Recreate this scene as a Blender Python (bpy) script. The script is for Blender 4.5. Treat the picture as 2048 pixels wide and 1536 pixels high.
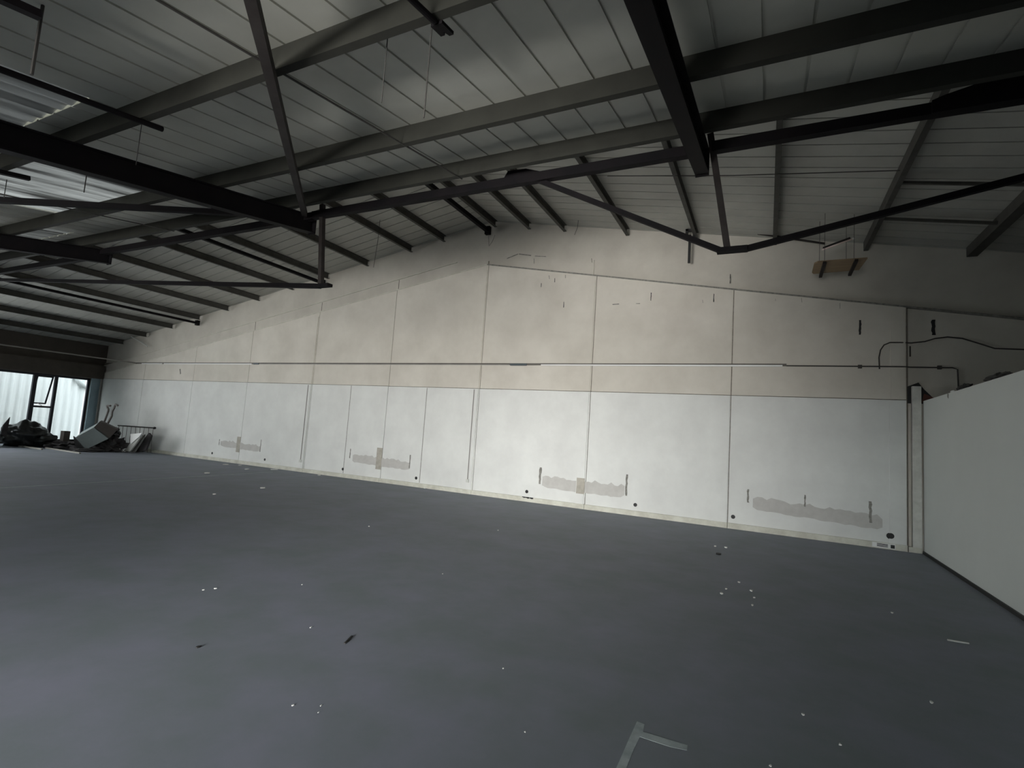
import bpy, bmesh, math, random
from mathutils import Vector, Matrix
random.seed(7)
for o in list(bpy.data.objects): bpy.data.objects.remove(o)
S = bpy.context.scene
C = S.collection

# ---------------------------------------------------------------- camera
FPX, YAW, PITCH, ROLL = 1037.8, -0.4602, 0.0929, 0.0676
CAM = Vector((0, -11.436, 1.6))
fw = Vector((math.sin(YAW)*math.cos(PITCH), math.cos(YAW)*math.cos(PITCH), math.sin(PITCH)))
r0 = fw.cross(Vector((0, 0, 1))).normalized(); u0 = r0.cross(fw)
rt = r0*math.cos(ROLL) + u0*math.sin(ROLL); up = rt.cross(fw)
cd = bpy.data.cameras.new('camera'); cam = bpy.data.objects.new('camera', cd); C.objects.link(cam)
M = Matrix((rt, up, -fw)).transposed().to_4x4(); M.translation = CAM
cam.matrix_world = M
cd.sensor_width = 36; cd.lens = FPX/2048*36; cd.clip_start = .05; cd.clip_end = 400
S.camera = cam

# ---------------------------------------------------------------- sky, openings, exposure
W_STRENGTH = 4.0
w = bpy.data.worlds.new('overcast_sky'); S.world = w; w.use_nodes = True
nt = w.node_tree; nt.nodes.clear()
wo = nt.nodes.new('ShaderNodeOutputWorld'); bg = nt.nodes.new('ShaderNodeBackground')
tc = nt.nodes.new('ShaderNodeTexCoord'); sx = nt.nodes.new('ShaderNodeSeparateXYZ')
mr = nt.nodes.new('ShaderNodeMapRange'); mr.inputs['From Min'].default_value = -1; mr.inputs['From Max'].default_value = .35
mr.inputs['To Min'].default_value = 1.6; mr.inputs['To Max'].default_value = .62
mul = nt.nodes.new('ShaderNodeMath'); mul.operation = 'MULTIPLY'; mul.inputs[1].default_value = W_STRENGTH
nt.links.new(tc.outputs['Generated'], sx.inputs[0]); nt.links.new(sx.outputs['Y'], mr.inputs['Value'])
nt.links.new(mr.outputs[0], mul.inputs[0]); nt.links.new(mul.outputs[0], bg.inputs['Strength'])
bg.inputs['Color'].default_value = (.93, .98, 1.0, 1); nt.links.new(bg.outputs[0], wo.inputs[0])
S.view_settings.view_transform = 'Standard'; S.view_settings.look = 'None'
S.view_settings.exposure = 0.0; S.view_settings.gamma = 1
S.cycles.max_bounces = 10; S.cycles.diffuse_bounces = 6; S.cycles.transparent_max_bounces = 16
S.cycles.use_denoising = True
XL, YF = -24.2, -17.9                 # window wall, wall behind the camera
FRONT = (-9.0, 2.0, .12, 2.72)       # glazed opening behind the camera: x0 x1 z0 z1
SIDE = (-16.9, -.35, .12, 2.6)        # glazed opening of the window wall: y0 y1 z0 z1
def portal(loc, rot, sx_, sy_):
    l = bpy.data.lights.new('daylight_helper', 'AREA'); l.shape = 'RECTANGLE'; l.size = sx_; l.size_y = sy_
    l.energy = 1; l.cycles.is_portal = True
    o = bpy.data.objects.new('daylight_helper', l); C.objects.link(o); o.location = loc; o.rotation_euler = rot
def added_lamp(loc, aim, sx_, sy_, power, spread, col):   # added area lamp at an opening, power and spread shaped to fit brightness
    l = bpy.data.lights.new('daylight_helper', 'AREA'); l.shape = 'RECTANGLE'; l.size = sx_; l.size_y = sy_
    l.energy = power; l.spread = math.radians(spread); l.color = col
    o = bpy.data.objects.new('daylight_helper', l); C.objects.link(o); o.location = loc
    o.rotation_euler = (Vector(aim)-Vector(loc)).to_track_quat('-Z', 'Y').to_euler()
added_lamp((-7, YF+.12, 1.5), (-14, 0, 4.0), 3.0, 2.4, 88, 45, (1.0, .99, .96))  # added beam from behind the camera, lifts the wall towards the windows
added_lamp((-2, YF+.12, 1.5), (-5, 0, 1.0), 3.0, 2.4, 172, 47, (1.0, .985, .95))  # added main beam, kept narrow so brightness falls off from the wall centre
added_lamp((-3.0, YF+.3, .9), (-2.5, -6.8, 5.0), 2.4, 1.2, 24, 25, (1.0, .985, .95))  # added upward beam that brightens the hall ceiling
added_lamp((XL+.2, -6, 1.4), (-12, -2, 1.2), 2.2, 6.0, 300, 120, (.96, .99, 1.0))  # lamp added at the side windows on top of the sky light
portal((XL-.02, (SIDE[0]+SIDE[1])/2, (SIDE[2]+SIDE[3])/2), (math.pi/2, 0, -math.pi/2), SIDE[1]-SIDE[0], SIDE[3]-SIDE[2])

# ---------------------------------------------------------------- survey helpers: sight line -> point on a real plane
def ray(px, py): return fw + rt*((px-1024)/FPX) + up*((768-py)/FPX)
def on_z(px, py, z=0.): d = ray(px, py); return CAM + d*((z-CAM.z)/d.z)
def on_y(px, py, y=0.): d = ray(px, py); return CAM + d*((y-CAM.y)/d.y)
def on_x(px, py, x): d = ray(px, py); return CAM + d*((x-CAM.x)/d.x)

# ---------------------------------------------------------------- materials
def mat(name, col, rough=.7, metal=0., var=.0, scale=3., col2=None, bump=0., bscale=40., spec=None, stretch=None, lo=.35, hi=.7):
    m = bpy.data.materials.new(name); m.use_nodes = True
    n = m.node_tree; b = n.nodes['Principled BSDF']
    b.inputs['Roughness'].default_value = rough; b.inputs['Metallic'].default_value = metal
    if spec is not None: b.inputs['Specular IOR Level'].default_value = spec
    t = n.nodes.new('ShaderNodeTexCoord'); mp = n.nodes.new('ShaderNodeMapping')
    n.links.new(t.outputs['Object'], mp.inputs[0])
    if stretch: mp.inputs['Scale'].default_value = stretch
    if col2 is None: col2 = tuple(c*(1-var) for c in col)
    ns = n.nodes.new('ShaderNodeTexNoise'); ns.inputs['Scale'].default_value = scale; ns.inputs['Detail'].default_value = 8
    ns.inputs['Roughness'].default_value = .62
    n.links.new(mp.outputs[0], ns.inputs['Vector'])
    cr = n.nodes.new('ShaderNodeValToRGB'); cr.color_ramp.elements[0].position = lo; cr.color_ramp.elements[1].position = hi
    cr.color_ramp.elements[0].color = (*col, 1); cr.color_ramp.elements[1].color = (*col2, 1)
    n.links.new(ns.outputs['Fac'], cr.inputs[0]); n.links.new(cr.outputs[0], b.inputs['Base Color'])
    if bump:
        n2 = n.nodes.new('ShaderNodeTexNoise'); n2.inputs['Scale'].default_value = bscale; n2.inputs['Detail'].default_value = 6
        n.links.new(t.outputs['Object'], n2.inputs['Vector'])
        bp = n.nodes.new('ShaderNodeBump'); bp.inputs['Strength'].default_value = bump; bp.inputs['Distance'].default_value = .01
        n.links.new(n2.outputs['Fac'], bp.inputs['Height']); n.links.new(bp.outputs[0], b.inputs['Normal'])
    return m
WALL_HI = mat('aged cream paint on blockwork', (.70, .66, .59), .85, scale=.9, col2=(.585, .545, .48), bump=.45, bscale=9)
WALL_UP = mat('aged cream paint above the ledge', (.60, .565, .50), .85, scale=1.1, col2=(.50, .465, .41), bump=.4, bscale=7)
WALL_LO = mat('white painted lining board', (.76, .765, .74), .8, scale=1.3, col2=(.67, .67, .65), bump=.12, bscale=12)
JOINT = mat('dirty recessed joint', (.24, .21, .175), .9, var=.6, scale=14)
KERB = mat('cream painted kerb', (.66, .65, .57), .7, scale=5, col2=(.50, .48, .41))
PLASTER = mat('bare grey plaster', (.56, .545, .52), .9, scale=6, col2=(.49, .475, .45))
GROUT = mat('grey scraped mortar', (.30, .29, .26), .9, var=.5, scale=20)
PARTN = mat('plain painted partition board', (.72, .74, .71), .75, scale=.7, col2=(.68, .70, .67))
FLOORM = mat('dark painted concrete floor', (.178, .206, .226), .66, scale=1.5, col2=(.232, .242, .305), bump=.05, bscale=30)
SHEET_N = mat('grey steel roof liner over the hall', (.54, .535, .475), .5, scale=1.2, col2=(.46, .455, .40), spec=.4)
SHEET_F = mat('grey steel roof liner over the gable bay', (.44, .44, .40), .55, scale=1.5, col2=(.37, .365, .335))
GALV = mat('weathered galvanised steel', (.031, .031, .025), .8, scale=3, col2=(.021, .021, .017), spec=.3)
GALV_F = mat('weathered galvanised steel of the gable bay', (.085, .083, .074), .7, scale=5, col2=(.058, .055, .048), spec=.3)
DARK = mat('near black painted steel', (.006, .0055, .0065), .7, scale=4, col2=(.010, .008, .009), spec=.12)
DARKR = mat('dark red oxide steel', (.018, .014, .013), .7, scale=6, col2=(.035, .030, .028), spec=.25)
BLACK = mat('black', (.012, .012, .012), .6, var=.3)
WHITEP = mat('white plastic', (.82, .82, .80), .4, var=.05)
WIRE = mat('dark wire', (.06, .055, .05), .7, var=.3)
GREYC = mat('grey conduit', (.26, .245, .225), .5, var=.2)
WOOD = mat('yellow brown board', (.30, .215, .12), .6, scale=3, col2=(.22, .145, .09), stretch=(1, 8, 1))
LINTEL = mat('dark brown fascia', (.10, .085, .07), .8, scale=2, col2=(.07, .06, .05))
FRAMEM = mat('dark navy window frame', (.022, .022, .035), .5, var=.2)
JAMB = mat('blue grey painted steel', (.38, .49, .54), .5, scale=3, col2=(.30, .41, .47))
CLAD = mat('white profiled cladding', (.80, .82, .82), .6, scale=1, col2=(.76, .79, .80))
GROUND = mat('yard paving', (.22, .22, .21), .9, scale=.4, col2=(.17, .17, .165))
BAG = mat('black plastic sack', (.022, .024, .024), .32, var=.4, scale=8, bump=1.0, bscale=5)
RAG = mat('dark rubble and rags', (.050, .045, .046), .9, scale=6, col2=(.028, .026, .028), bump=.8, bscale=12)
CABM = mat('grey painted metal casing', (.30, .34, .34), .5, scale=3, col2=(.25, .285, .285))
CABS = mat('brown grey board', (.095, .08, .072), .7, var=.2, scale=4)
CHIP = mat('white paint chip', (.75, .75, .72), .7, var=.1)
MARK = mat('worn grey floor paint', (.46, .52, .53), .8, scale=9, col2=(.30, .345, .36))
BRICK = mat('red brown broken brick', (.16, .055, .04), .9, scale=12, col2=(.10, .05, .04))
RUST = mat('grey brown pipe', (.20, .18, .165), .6, var=.4, scale=15)

def glass_mat():
    m = bpy.data.materials.new('window pane'); m.use_nodes = True; n = m.node_tree; n.nodes.clear()
    o = n.nodes.new('ShaderNodeOutputMaterial'); mx = n.nodes.new('ShaderNodeMixShader'); mx.inputs[0].default_value = .05
    t = n.nodes.new('ShaderNodeBsdfTransparent'); t.inputs[0].default_value = (.95, .98, .98, 1)
    g = n.nodes.new('ShaderNodeBsdfGlossy'); g.inputs['Roughness'].default_value = .05
    n.links.new(t.outputs[0], mx.inputs[1]); n.links.new(g.outputs[0], mx.inputs[2]); n.links.new(mx.outputs[0], o.inputs[0]); return m
GLASS = glass_mat()
def bright_sheet_mat(k):
    m = bpy.data.materials.new('dirty translucent roof sheet'); m.use_nodes = True; n = m.node_tree; n.nodes.clear()
    o = n.nodes.new('ShaderNodeOutputMaterial'); mx = n.nodes.new('ShaderNodeMixShader')
    d = n.nodes.new('ShaderNodeBsdfDiffuse'); d.inputs[0].default_value = (.40, .40, .38, 1)
    t = n.nodes.new('ShaderNodeBsdfTranslucent'); t.inputs[0].default_value = (.42, .43, .42, 1)
    tc = n.nodes.new('ShaderNodeTexCoord'); mp = n.nodes.new('ShaderNodeMapping'); mp.inputs['Scale'].default_value = (5, .35, 1)
    ns = n.nodes.new('ShaderNodeTexNoise'); ns.inputs['Scale'].default_value = 1.3; ns.inputs['Detail'].default_value = 4
    cr = n.nodes.new('ShaderNodeMapRange'); cr.inputs[1].default_value = .38; cr.inputs[2].default_value = .72
    cr.inputs[3].default_value = .0; cr.inputs[4].default_value = k
    n.links.new(tc.outputs['Object'], mp.inputs[0]); n.links.new(mp.outputs[0], ns.inputs['Vector']); n.links.new(ns.outputs['Fac'], cr.inputs[0])
    n.links.new(cr.outputs[0], mx.inputs[0]); n.links.new(d.outputs[0], mx.inputs[1]); n.links.new(t.outputs[0], mx.inputs[2])
    n.links.new(mx.outputs[0], o.inputs[0]); return m
BRIGHT_M = [bright_sheet_mat(.30), bright_sheet_mat(.07), bright_sheet_mat(.11)]  # weaker two sheets stand in for window reflections on the roof liner

# ---------------------------------------------------------------- mesh helpers
class MB:
    def __init__(s): s.v = []; s.f = []; s.mi = []
    def add(s, vs, fs, mi=0):
        b = len(s.v); s.v += [tuple(v) for v in vs]; s.f += [tuple(i+b for i in f) for f in fs]; s.mi += [mi]*len(fs); return s
    def box(s, x0, x1, y0, y1, z0, z1, mi=0):
        vs = [(x, y, z) for z in (z0, z1) for y in (y0, y1) for x in (x0, x1)]
        return s.add(vs, [(0, 2, 3, 1), (4, 5, 7, 6), (0, 1, 5, 4), (2, 6, 7, 3), (0, 4, 6, 2), (1, 3, 7, 5)], mi)
    def prism(s, poly, fn, a, b, mi=0):
        n = len(poly); vs = [fn(p, a) for p in poly] + [fn(p, b) for p in poly]
        fs = [(i, (i+1) % n, n+(i+1) % n, n+i) for i in range(n)] + [tuple(range(n))[::-1], tuple(range(n, 2*n))]
        return s.add(vs, fs, mi)
    def ext(s, poly, p0, p1, upv=(0, 0, 1), mi=0):          # poly = (side, up) profile swept p0 -> p1
        p0 = Vector(p0); p1 = Vector(p1); d = (p1-p0).normalized(); sd = d.cross(Vector(upv)).normalized(); u = sd.cross(d)
        return s.prism(poly, lambda p, o: o + sd*p[0] + u*p[1], p0, p1, mi)
    def bar(s, p0, p1, w_, h, upv=(0, 0, 1), mi=0):
        return s.ext([(-w_/2, -h/2), (w_/2, -h/2), (w_/2, h/2), (-w_/2, h/2)], p0, p1, upv, mi)
    def tube(s, pts, r, n=8, mi=0):
        pts = [Vector(p) for p in pts]; rings = []; ref = None
        for i, p in enumerate(pts):
            d = (pts[min(i+1, len(pts)-1)] - pts[max(i-1, 0)]).normalized()
            if ref is None: ref = Vector((0, 0, 1)) if abs(d.z) < .9 else Vector((1, 0, 0))
            a = d.cross(ref).normalized(); b = a.cross(d); ref = b
            rr = r[i] if isinstance(r, (list, tuple)) else r
            rings.append([p + a*rr*math.cos(2*math.pi*k/n) + b*rr*math.sin(2*math.pi*k/n) for k in range(n)])
        vs = [v for g in rings for v in g]; fs = []
        for i in range(len(rings)-1):
            for k in range(n): fs.append((i*n+k, i*n+(k+1) % n, (i+1)*n+(k+1) % n, (i+1)*n+k))
        fs += [tuple(range(n))[::-1], tuple(range((len(rings)-1)*n, len(rings)*n))]
        return s.add(vs, fs, mi)
    def blob(s, c, sx_, sy_, sz, seed=0, amp=.2, nu=22, nv=14, fq=3., mi=0, zmin=None, sharp=0.):
        from mathutils import noise
        vs = []
        for j in range(nv+1):
            th = math.pi*j/nv
            for i in range(nu):
                ph = 2*math.pi*i/nu
                d = Vector((math.sin(th)*math.cos(ph), math.sin(th)*math.sin(ph), math.cos(th)))
                q = d*fq + Vector((seed*7.1, seed*3.3, seed))
                k = 1 + amp*noise.noise(q) + amp*.6*noise.noise(q*2.3) - sharp*abs(noise.noise(q*1.7))
                p = Vector((c[0]+d.x*sx_*k, c[1]+d.y*sy_*k, c[2]+d.z*sz*k))
                if zmin is not None and p.z < zmin: p.z = zmin
                vs.append(p)
        fs = []
        for j in range(nv):
            for i in range(nu): fs.append((j*nu+i, (j+1)*nu+i, (j+1)*nu+(i+1) % nu, j*nu+(i+1) % nu))
        return s.add(vs, fs, mi)
    def build(s, name, mats, parent=None, loc=(0, 0, 0), smooth=False):
        me = bpy.data.meshes.new(name); lv = Vector(loc)
        me.from_pydata([tuple(Vector(v)-lv) for v in s.v], [], s.f)
        if not isinstance(mats, (list, tuple)): mats = [mats]
        for m in mats: me.materials.append(m)
        for p, i in zip(me.polygons, s.mi): p.material_index = i; p.use_smooth = smooth
        bm = bmesh.new(); bm.from_mesh(me); bmesh.ops.recalc_face_normals(bm, faces=bm.faces); bm.to_mesh(me); bm.free()
        o = bpy.data.objects.new(name, me); C.objects.link(o); o.location = loc
        if parent: o.parent = parent; o.location = lv - parent.location
        return o
def tag(o, label=None, cat=None, group=None, kind=None):
    if label: o['label'] = label
    if cat: o['category'] = cat
    if group: o['group'] = group
    if kind: o['kind'] = kind
    return o
def empty(name, loc, *a, **k):
    o = bpy.data.objects.new(name, None); C.objects.link(o); o.location = loc; o.empty_display_size = .1
    return tag(o, *a, **k)
def struct(o): o['kind'] = 'structure'; return o

# ================================================================ THE SETTING
RX, RZ, RS = -6.6, 7.10, .176                       # gable ridge: x, underside height, slope
def roof(x): return RZ - RS*abs(x-RX)
def ledge(x): return 5.90 - .174*abs(x+6.62)
def under(y): return 3.88 + .165*(y+11.44)          # underside of the hall purlins
PD = .19
XR = 10.6
fl = struct(MB().box(XL-.2, XR+.2, YF-.2, .15, -.12, 0).build('floor', FLOORM))
MB().bar(on_z(0, 976)+Vector((0, 0, .001)), on_z(545, 944)+Vector((0, 0, .001)), .035, .002).build('joint_line', MARK, fl)

# gable wall -----------------------------------------------------------
J = [XL, -21.25, -18.25, -15.37, -12.42, -9.5, -6.57, -3.64, -.67, 2.24]
DAT = 2.655
b = MB(); G = .009
b.prism([(XL, 0), (XR, 0), (XR, roof(XR)), (RX, RZ), (XL, roof(XL))], lambda p, y: (p[0], y, p[1]), .10, .35, 1)
b.box(XL, 2.24, .05, .10, .02, 3.3, 3)              # dark backing behind the joints
for i in range(len(J)-1):
    a, c = J[i]+G*.8, J[i+1]-G*.8
    b.box(a, c, -.012, .05, .10, DAT-.008, 2)
    b.prism([(a, DAT+.006), (c, DAT+.006), (c, ledge(c)), (a, ledge(a))] if not (a < -6.62 < c) else
            [(a, DAT+.006), (c, DAT+.006), (c, ledge(c)), (-6.62, 5.90), (a, ledge(a))], lambda p, y: (p[0], y, p[1]), 0, .10, 0)
b.prism([(2.24+.03, 0), (XR, 0), (XR, ledge(XR)), (2.24+.03, ledge(2.27))], lambda p, y: (p[0], y, p[1]), .06, .10, 0)
b.prism([(XL, ledge(XL)), (-6.62, 5.90), (-6.62, 6.02), (-7.6, 6.05), (XL, ledge(XL)+.33)], lambda p, y: (p[0], y, p[1]), .045, .10, 1)
b.prism([(-5.95, 5.80), (-3.75, 5.42), (-3.75, 5.80), (-5.2, 6.02), (-5.95, 6.02)], lambda p, y: (p[0], y, p[1]), .07, .10, 1)
wall_back = struct(b.build('wall_back', [WALL_HI, WALL_UP, WALL_LO, JOINT]))
def wpart(mb, name, m, **k): return mb.build(name, m, wall_back, **k)
for x in J[1:]:                                      # dirt line inside each joint, up to the ledge
    top = ledge(x)-.01 if x < 2 else ledge(x)
    wpart(MB().box(x-G, x+G, .015, .04, .02, top), 'joint', JOINT)
    if -16 < x < -7: wpart(MB().box(x-.009, x+.009, .0415, .0445, ledge(x)+.01, ledge(x)+.31), 'joint', JOINT)
for px in (695, 848):
    x = on_y(px, 860).x; wpart(MB().box(x-.008, x+.008, -.015, -.0115, .12, DAT-.02), 'joint', GROUT)
for x0, x1, zt in ((-1.02, -.69, None), (1.98, 2.22, None), (-12.72, -12.46, DAT-.02), (-6.86, -6.6, DAT-.02), (-3.86, -3.67, DAT-.02)):
    m_ = MB().box(x0, x1, -.035, -.0118, .10, DAT-.02)
    wpart(m_, 'pilaster', WALL_LO)
    if zt is None or x0 < -12 or x0 > -7:
        wpart(MB().box(x0+.02, x1, -.014, 0.001, DAT+.01, ledge((x0+x1)/2)-.12), 'pilaster', WALL_HI)
# ledge strips; the dark one past the ridge paints the step's shadow
b = MB(); b.bar((-6.62, .03, 5.905), (XR, .03, ledge(XR)+.005), .09, .03); wpart(b, 'ledge', GROUT)
b = MB(); b.bar((XL, .03, ledge(XL)+.005), (-6.62, .03, 5.905), .09, .022); wpart(b, 'ledge', KERB)
b = MB(); b.bar((XL, .055, ledge(XL)+.335), (-7.6, .055, ledge(-7.6)+.335), .05, .016); wpart(b, 'ledge', GROUT if 0 else KERB)
# plaster repairs
def patch(x0, x1, zl0, zl1, h, name='plaster_patch', m=PLASTER, amp=.035, y=-.0155, n=26):
    top = []; bot = []
    for i in range(n+1):
        t = i/n; x = x0+(x1-x0)*t; zl = zl0+(zl1-zl0)*t
        e = min(1, .35+t*14, .35+(1-t)*14)
        bot.append((x, zl + random.uniform(-.012, .012) + (1-e)*h*.3)); top.append((x, zl + h*(.86+.14*e) + random.uniform(-amp, amp)))
    return wpart(MB().prism(bot+top[::-1], lambda p, yy: (p[0], yy, p[1]), y, -.0122), name, m)
patch(-16.35, -14.4, .50, .44, .20); patch(-10.55, -8.55, .46, .41, .22); patch(-4.70, -2.76, .37, .345, .27); patch(-.22, 1.88, .42, .31, .24)
for x, z0, z1, w_ in ((-15.46, .36, .86, .17), (-9.6, .34, .93, .19), (-3.755, .33, .68, .19)):
    wpart(MB().box(x-w_/2, x+w_/2, -.039 if x > -4 else -.018, -.0355 if x > -4 else -.012, z0, z1), 'mortar_strip', mat('brown grey mortar', (.47, .44, .38), .9, var=.25, scale=9))
for x, z0, z1, w_ in ((-16.42, .52, .72, .03), (-14.40, .45, .84, .03), (-10.66, .56, .83, .035), (-8.55, .46, .82, .035),
                      (-4.76, .44, .83, .06), (-2.72, .40, .86, .045), (-.31, .54, .80, .045), (.67, .58, .80, .03), (1.70, .42, .80, .05),
                      (1.53, 3.86, 4.14, .05), (2.64, 3.84, 4.12, .06), (-1.06, 4.62, 4.80, .02), (-2.37, 4.72, 4.90, .02), (-4.43, 4.66, 4.80, .02),
                      (-5.05, 5.2, 5.3, .015), (-4.7, 5.3, 5.4, .015), (-.75, 5.0, 5.2, .015)):
    f = -.016 if z1 < 1 else (.056 if x > 2.3 else -.003)
    pts = []; n = 7
    for i in range(n+1): pts.append((x - w_/2*random.uniform(.5, 1.2), z0+(z1-z0)*i/n))
    for i in range(n, -1, -1): pts.append((x + w_/2*random.uniform(.5, 1.2), z0+(z1-z0)*i/n))
    wpart(MB().prism(pts, lambda p, yy: (p[0], yy, p[1]), f, f+.0035), 'fixing_slot', GROUT if z1 < 1 else BLACK)
for x in (-16.72, -14.14, -10.88, -8.30, -5.08, -2.51, -.57, 1.99):
    z = .23; r = .04 if x < 1.5 else .055
    wpart(MB().tube([(x, -.016, z), (x, -.012, z)], r, 12), 'vent_hole', BLACK)
wpart(MB().tube([(2.0, -.036, .235), (2.0, -.034, .235)], .05, 12), 'vent_hole', BLACK)
for p0, p1, w_ in (((1014, 517), (1036, 508), .02), ((1038, 508), (1062, 511), .025), ((1070, 512), (1092, 513), .015), ((1183, 517), (1184, 525), .02), ((1225, 609), (1238, 608), .02),
                   ((1272, 607), (1280, 607), .012), ((1068, 517), (1068, 527), .015), ((1098, 551), (1099, 558), .02), ((1131, 550), (1131, 556), .02), ((1405, 600), (1406, 606), .02), ((1551, 598), (1551, 602), .03),
                   ((1603, 596), (1604, 605), .015), ((1680, 606), (1680, 617), .018), ((360, 738), (361, 748), .05)):
    above = p0[1] < 530 and p0[0] < 1250
    a = on_y(*p0, .062 if above else -.004); c = on_y(*p1, .062 if above else -.004)
    wpart(MB().bar(a, c, .006, w_, (0, 1, 0) if abs(a.x-c.x) < .02 else (0, 0, 1)), 'crack', GROUT)
# kerb along the foot of the wall
b = MB()
for i in range(len(J)-1): b.box(J[i]+.004, J[i+1]-.004, -.06, .05, 0, .105)
b.box(2.25, 2.44, -.06, .05, 0, .09)
bb = struct(b.build('baseboard_back', KERB))
MB().box(1.72, 2.06, -.064, -.0605, .015, .10).build('vent_cover', WHITEP, bb)
b = MB()
for z in (.035, .055, .075): b.box(1.79, 1.95, -.068, -.0645, z, z+.011)
b.build('louvre', BLACK, bpy.data.objects['vent_cover']); MB().box(1.99, 2.05, -.068, -.0645, .025, .085).build('socket', BLACK, bb)
b = MB()
for k in range(9):
    x = -5.17+k*.033; b.box(x, x+.022+random.random()*.02, -.064, -.0605, .085+random.uniform(-.01, .01), .112)
b.build('dirt', BLACK, bb)

# torn corner at the top of the partition
h = MB().prism([(2.25, 2.60), (2.72, 2.60), (2.62, 2.72), (2.50, 2.86), (2.42, 2.98), (2.25, 2.90)], lambda p, y: (p[0], y, p[1]), .050, .0585).build('hole_dark_patch', BLACK, wall_back)  # flat black patch paints the darkness of the broken hole
MB().prism([(2.46, 2.62), (2.74, 2.62), (2.66, 2.70), (2.50, 2.78)], lambda p, y: (p[0], y, p[1]), .040, .0495).build('brick_edge', BRICK, h)
struct(MB().box(2.31, 2.44, -.05, .04, 0, 2.90).build('trim_1', mat('cream painted post', (.68, .67, .62), .7, var=.2, scale=8)))

# partition ------------------------------------------------------------
pt = struct(MB().box(2.47, 2.57, -10.5, -.03, .0, 2.64).build('wall_right', PARTN))
struct(MB().box(2.445, 2.468, -10.5, -.06, 0, .045).build('shadow_gap_strip', BLACK))  # black strip paints the shadow gap along the partition foot
# outer shell
b = MB(); y0, y1, z0, z1 = SIDE; T = .25
b.box(XL-T, XL, y1, .35, 0, roof(XL), 0); b.box(XL-T, XL, YF, y0, 0, 3.2, 0)
b.box(XL-T, XL, y0, y1, 0, z0, 0); b.box(XL-T, XL, y0, y1, z1, 3.35, 0)
b.prism([(YF, 3.3), (y1, 3.35), (y1, roof(XL)), (-5.9, 5.2), (YF, 3.35)], lambda p, x: (x, p[0], p[1]), XL-T, XL, 0)
wl = struct(b.build('wall_left', LINTEL))
MB().box(XL, XL+.22, -5.9, -.02, 2.62, 3.15).build('fascia', LINTEL, wl)
x0, x1, z0, z1 = FRONT
b = MB(); b.box(XL, x0, YF-.25, YF, 0, 3.4); b.box(x1, XR, YF-.25, YF, 0, 3.4); b.box(x0, x1, YF-.25, YF, 0, z0); b.box(x0, x1, YF-.25, YF, z1, 3.4)
struct(b.build('wall_front', WALL_HI))
struct(MB().box(XR, XR+.25, YF, .35, 0, 5.2).build('wall_side', WALL_HI))
# roof of the hall over the camera: liner trays with grooved laps
def tray(poly_u, lo_fn): pass
def liner(name, us, fn, m, th=.05, groove=.03, gd=.022):
    prof = []
    for i in range(len(us)-1):
        a, c = us[i], us[i+1]
        prof += [(a+groove/2, 0), (c-groove/2, 0), (c-groove/2, gd), (c+groove/2, gd)]
    prof = prof[:-2]
    b = MB(); n = len(prof)
    e0 = [fn(u, 0, h_) for u, h_ in prof]; e1 = [fn(u, 1, h_) for u, h_ in prof]
    t0 = [fn(u, 0, th+gd) for u, h_ in prof]; t1 = [fn(u, 1, th+gd) for u, h_ in prof]
    b.add(e0+e1, [(i, i+1, n+i+1, n+i) for i in range(n-1)])
    b.add([t0[0], t0[-1], t1[-1], t1[0]], [(0, 1, 2, 3)])
    b.add([e0[0], e1[0], t1[0], t0[0]], [(0, 1, 2, 3)]); b.add([e0[-1], e1[-1], t1[-1], t0[-1]], [(0, 1, 2, 3)])
    return b.build(name, m)
YT = -5.87
YE = -6.12                                             # top edge of the hall roof
def near_fn(ya, yb):
    return lambda u, t, h_: (u, ya+(yb-ya)*t, under(ya+(yb-ya)*t)+PD+h_)
def rng(a, b_, s): n = max(1, round((b_-a)/s)); return [a+(b_-a)*i/n for i in range(n+1)]
ya_, yb_ = -8.55, -6.95
GP = .335
def snap(x): return XL + round((x-XL)/GP)*GP
BRIGHT = [(snap(-10.9), snap(-7.7), -8.66, -7.15), (snap(-8.7), snap(-5.9), -9.9, -9.12), (snap(-14.6), snap(-12.0), -7.05, -6.5)]
# hall roof laid as bands so that the rooflight and the reflection stand-ins sit in it
bands = [(YF, -9.9), (-9.9, -9.12), (-9.12, -8.66), (-8.66, -7.15), (-7.15, -7.05), (-7.05, -6.5), (-6.5, YE)]
first = None
for ya, yb in bands:
    holes = [(x0, x1) for x0, x1, a, c in BRIGHT if abs(a-ya) < 1e-6]
    xs = [XL] + [v for h_ in holes for v in h_] + [XR]
    for k in range(0, len(xs), 2):
        us = [xs[k] + GP*i for i in range(int((xs[k+1]-xs[k])/GP+1e-6)+1)]
        if xs[k+1]-us[-1] > .04: us.append(xs[k+1])
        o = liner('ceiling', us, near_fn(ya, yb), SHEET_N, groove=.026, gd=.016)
        struct(o)
for (x0, x1, ya, yb), SM in zip(BRIGHT, BRIGHT_M):
    b = MB(); us = rng(x0, x1, .05); n = len(us)
    f = near_fn(ya, yb); e0 = [f(u, 0, .018*math.cos(2*math.pi*(u-x0)/.2)+.02) for u in us]; e1 = [f(u, 1, .018*math.cos(2*math.pi*(u-x0)/.2)+.02) for u in us]
    b.add(e0+e1, [(i, i+1, n+i+1, n+i) for i in range(n-1)])
    o = b.build('bright_roof_sheet', SM, smooth=True); struct(o)
# vertical closure between the hall roof edge and the gable bay roof
b = MB(); b.prism([(XL, under(YE)+PD+.06), (XR, under(YE)+PD+.06), (XR, under(YE)+PD+.1), (RX+10.2, roof(RX+10.2)+.05), (RX, RZ+.05), (RX-10.2, roof(RX-10.2)+.05), (XL, under(YE)+PD+.1)],
                  lambda p, y: (p[0], y, p[1]), YE-.06, YE-.01)
struct(b.build('wall_gable_infill', SHEET_F))
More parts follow.
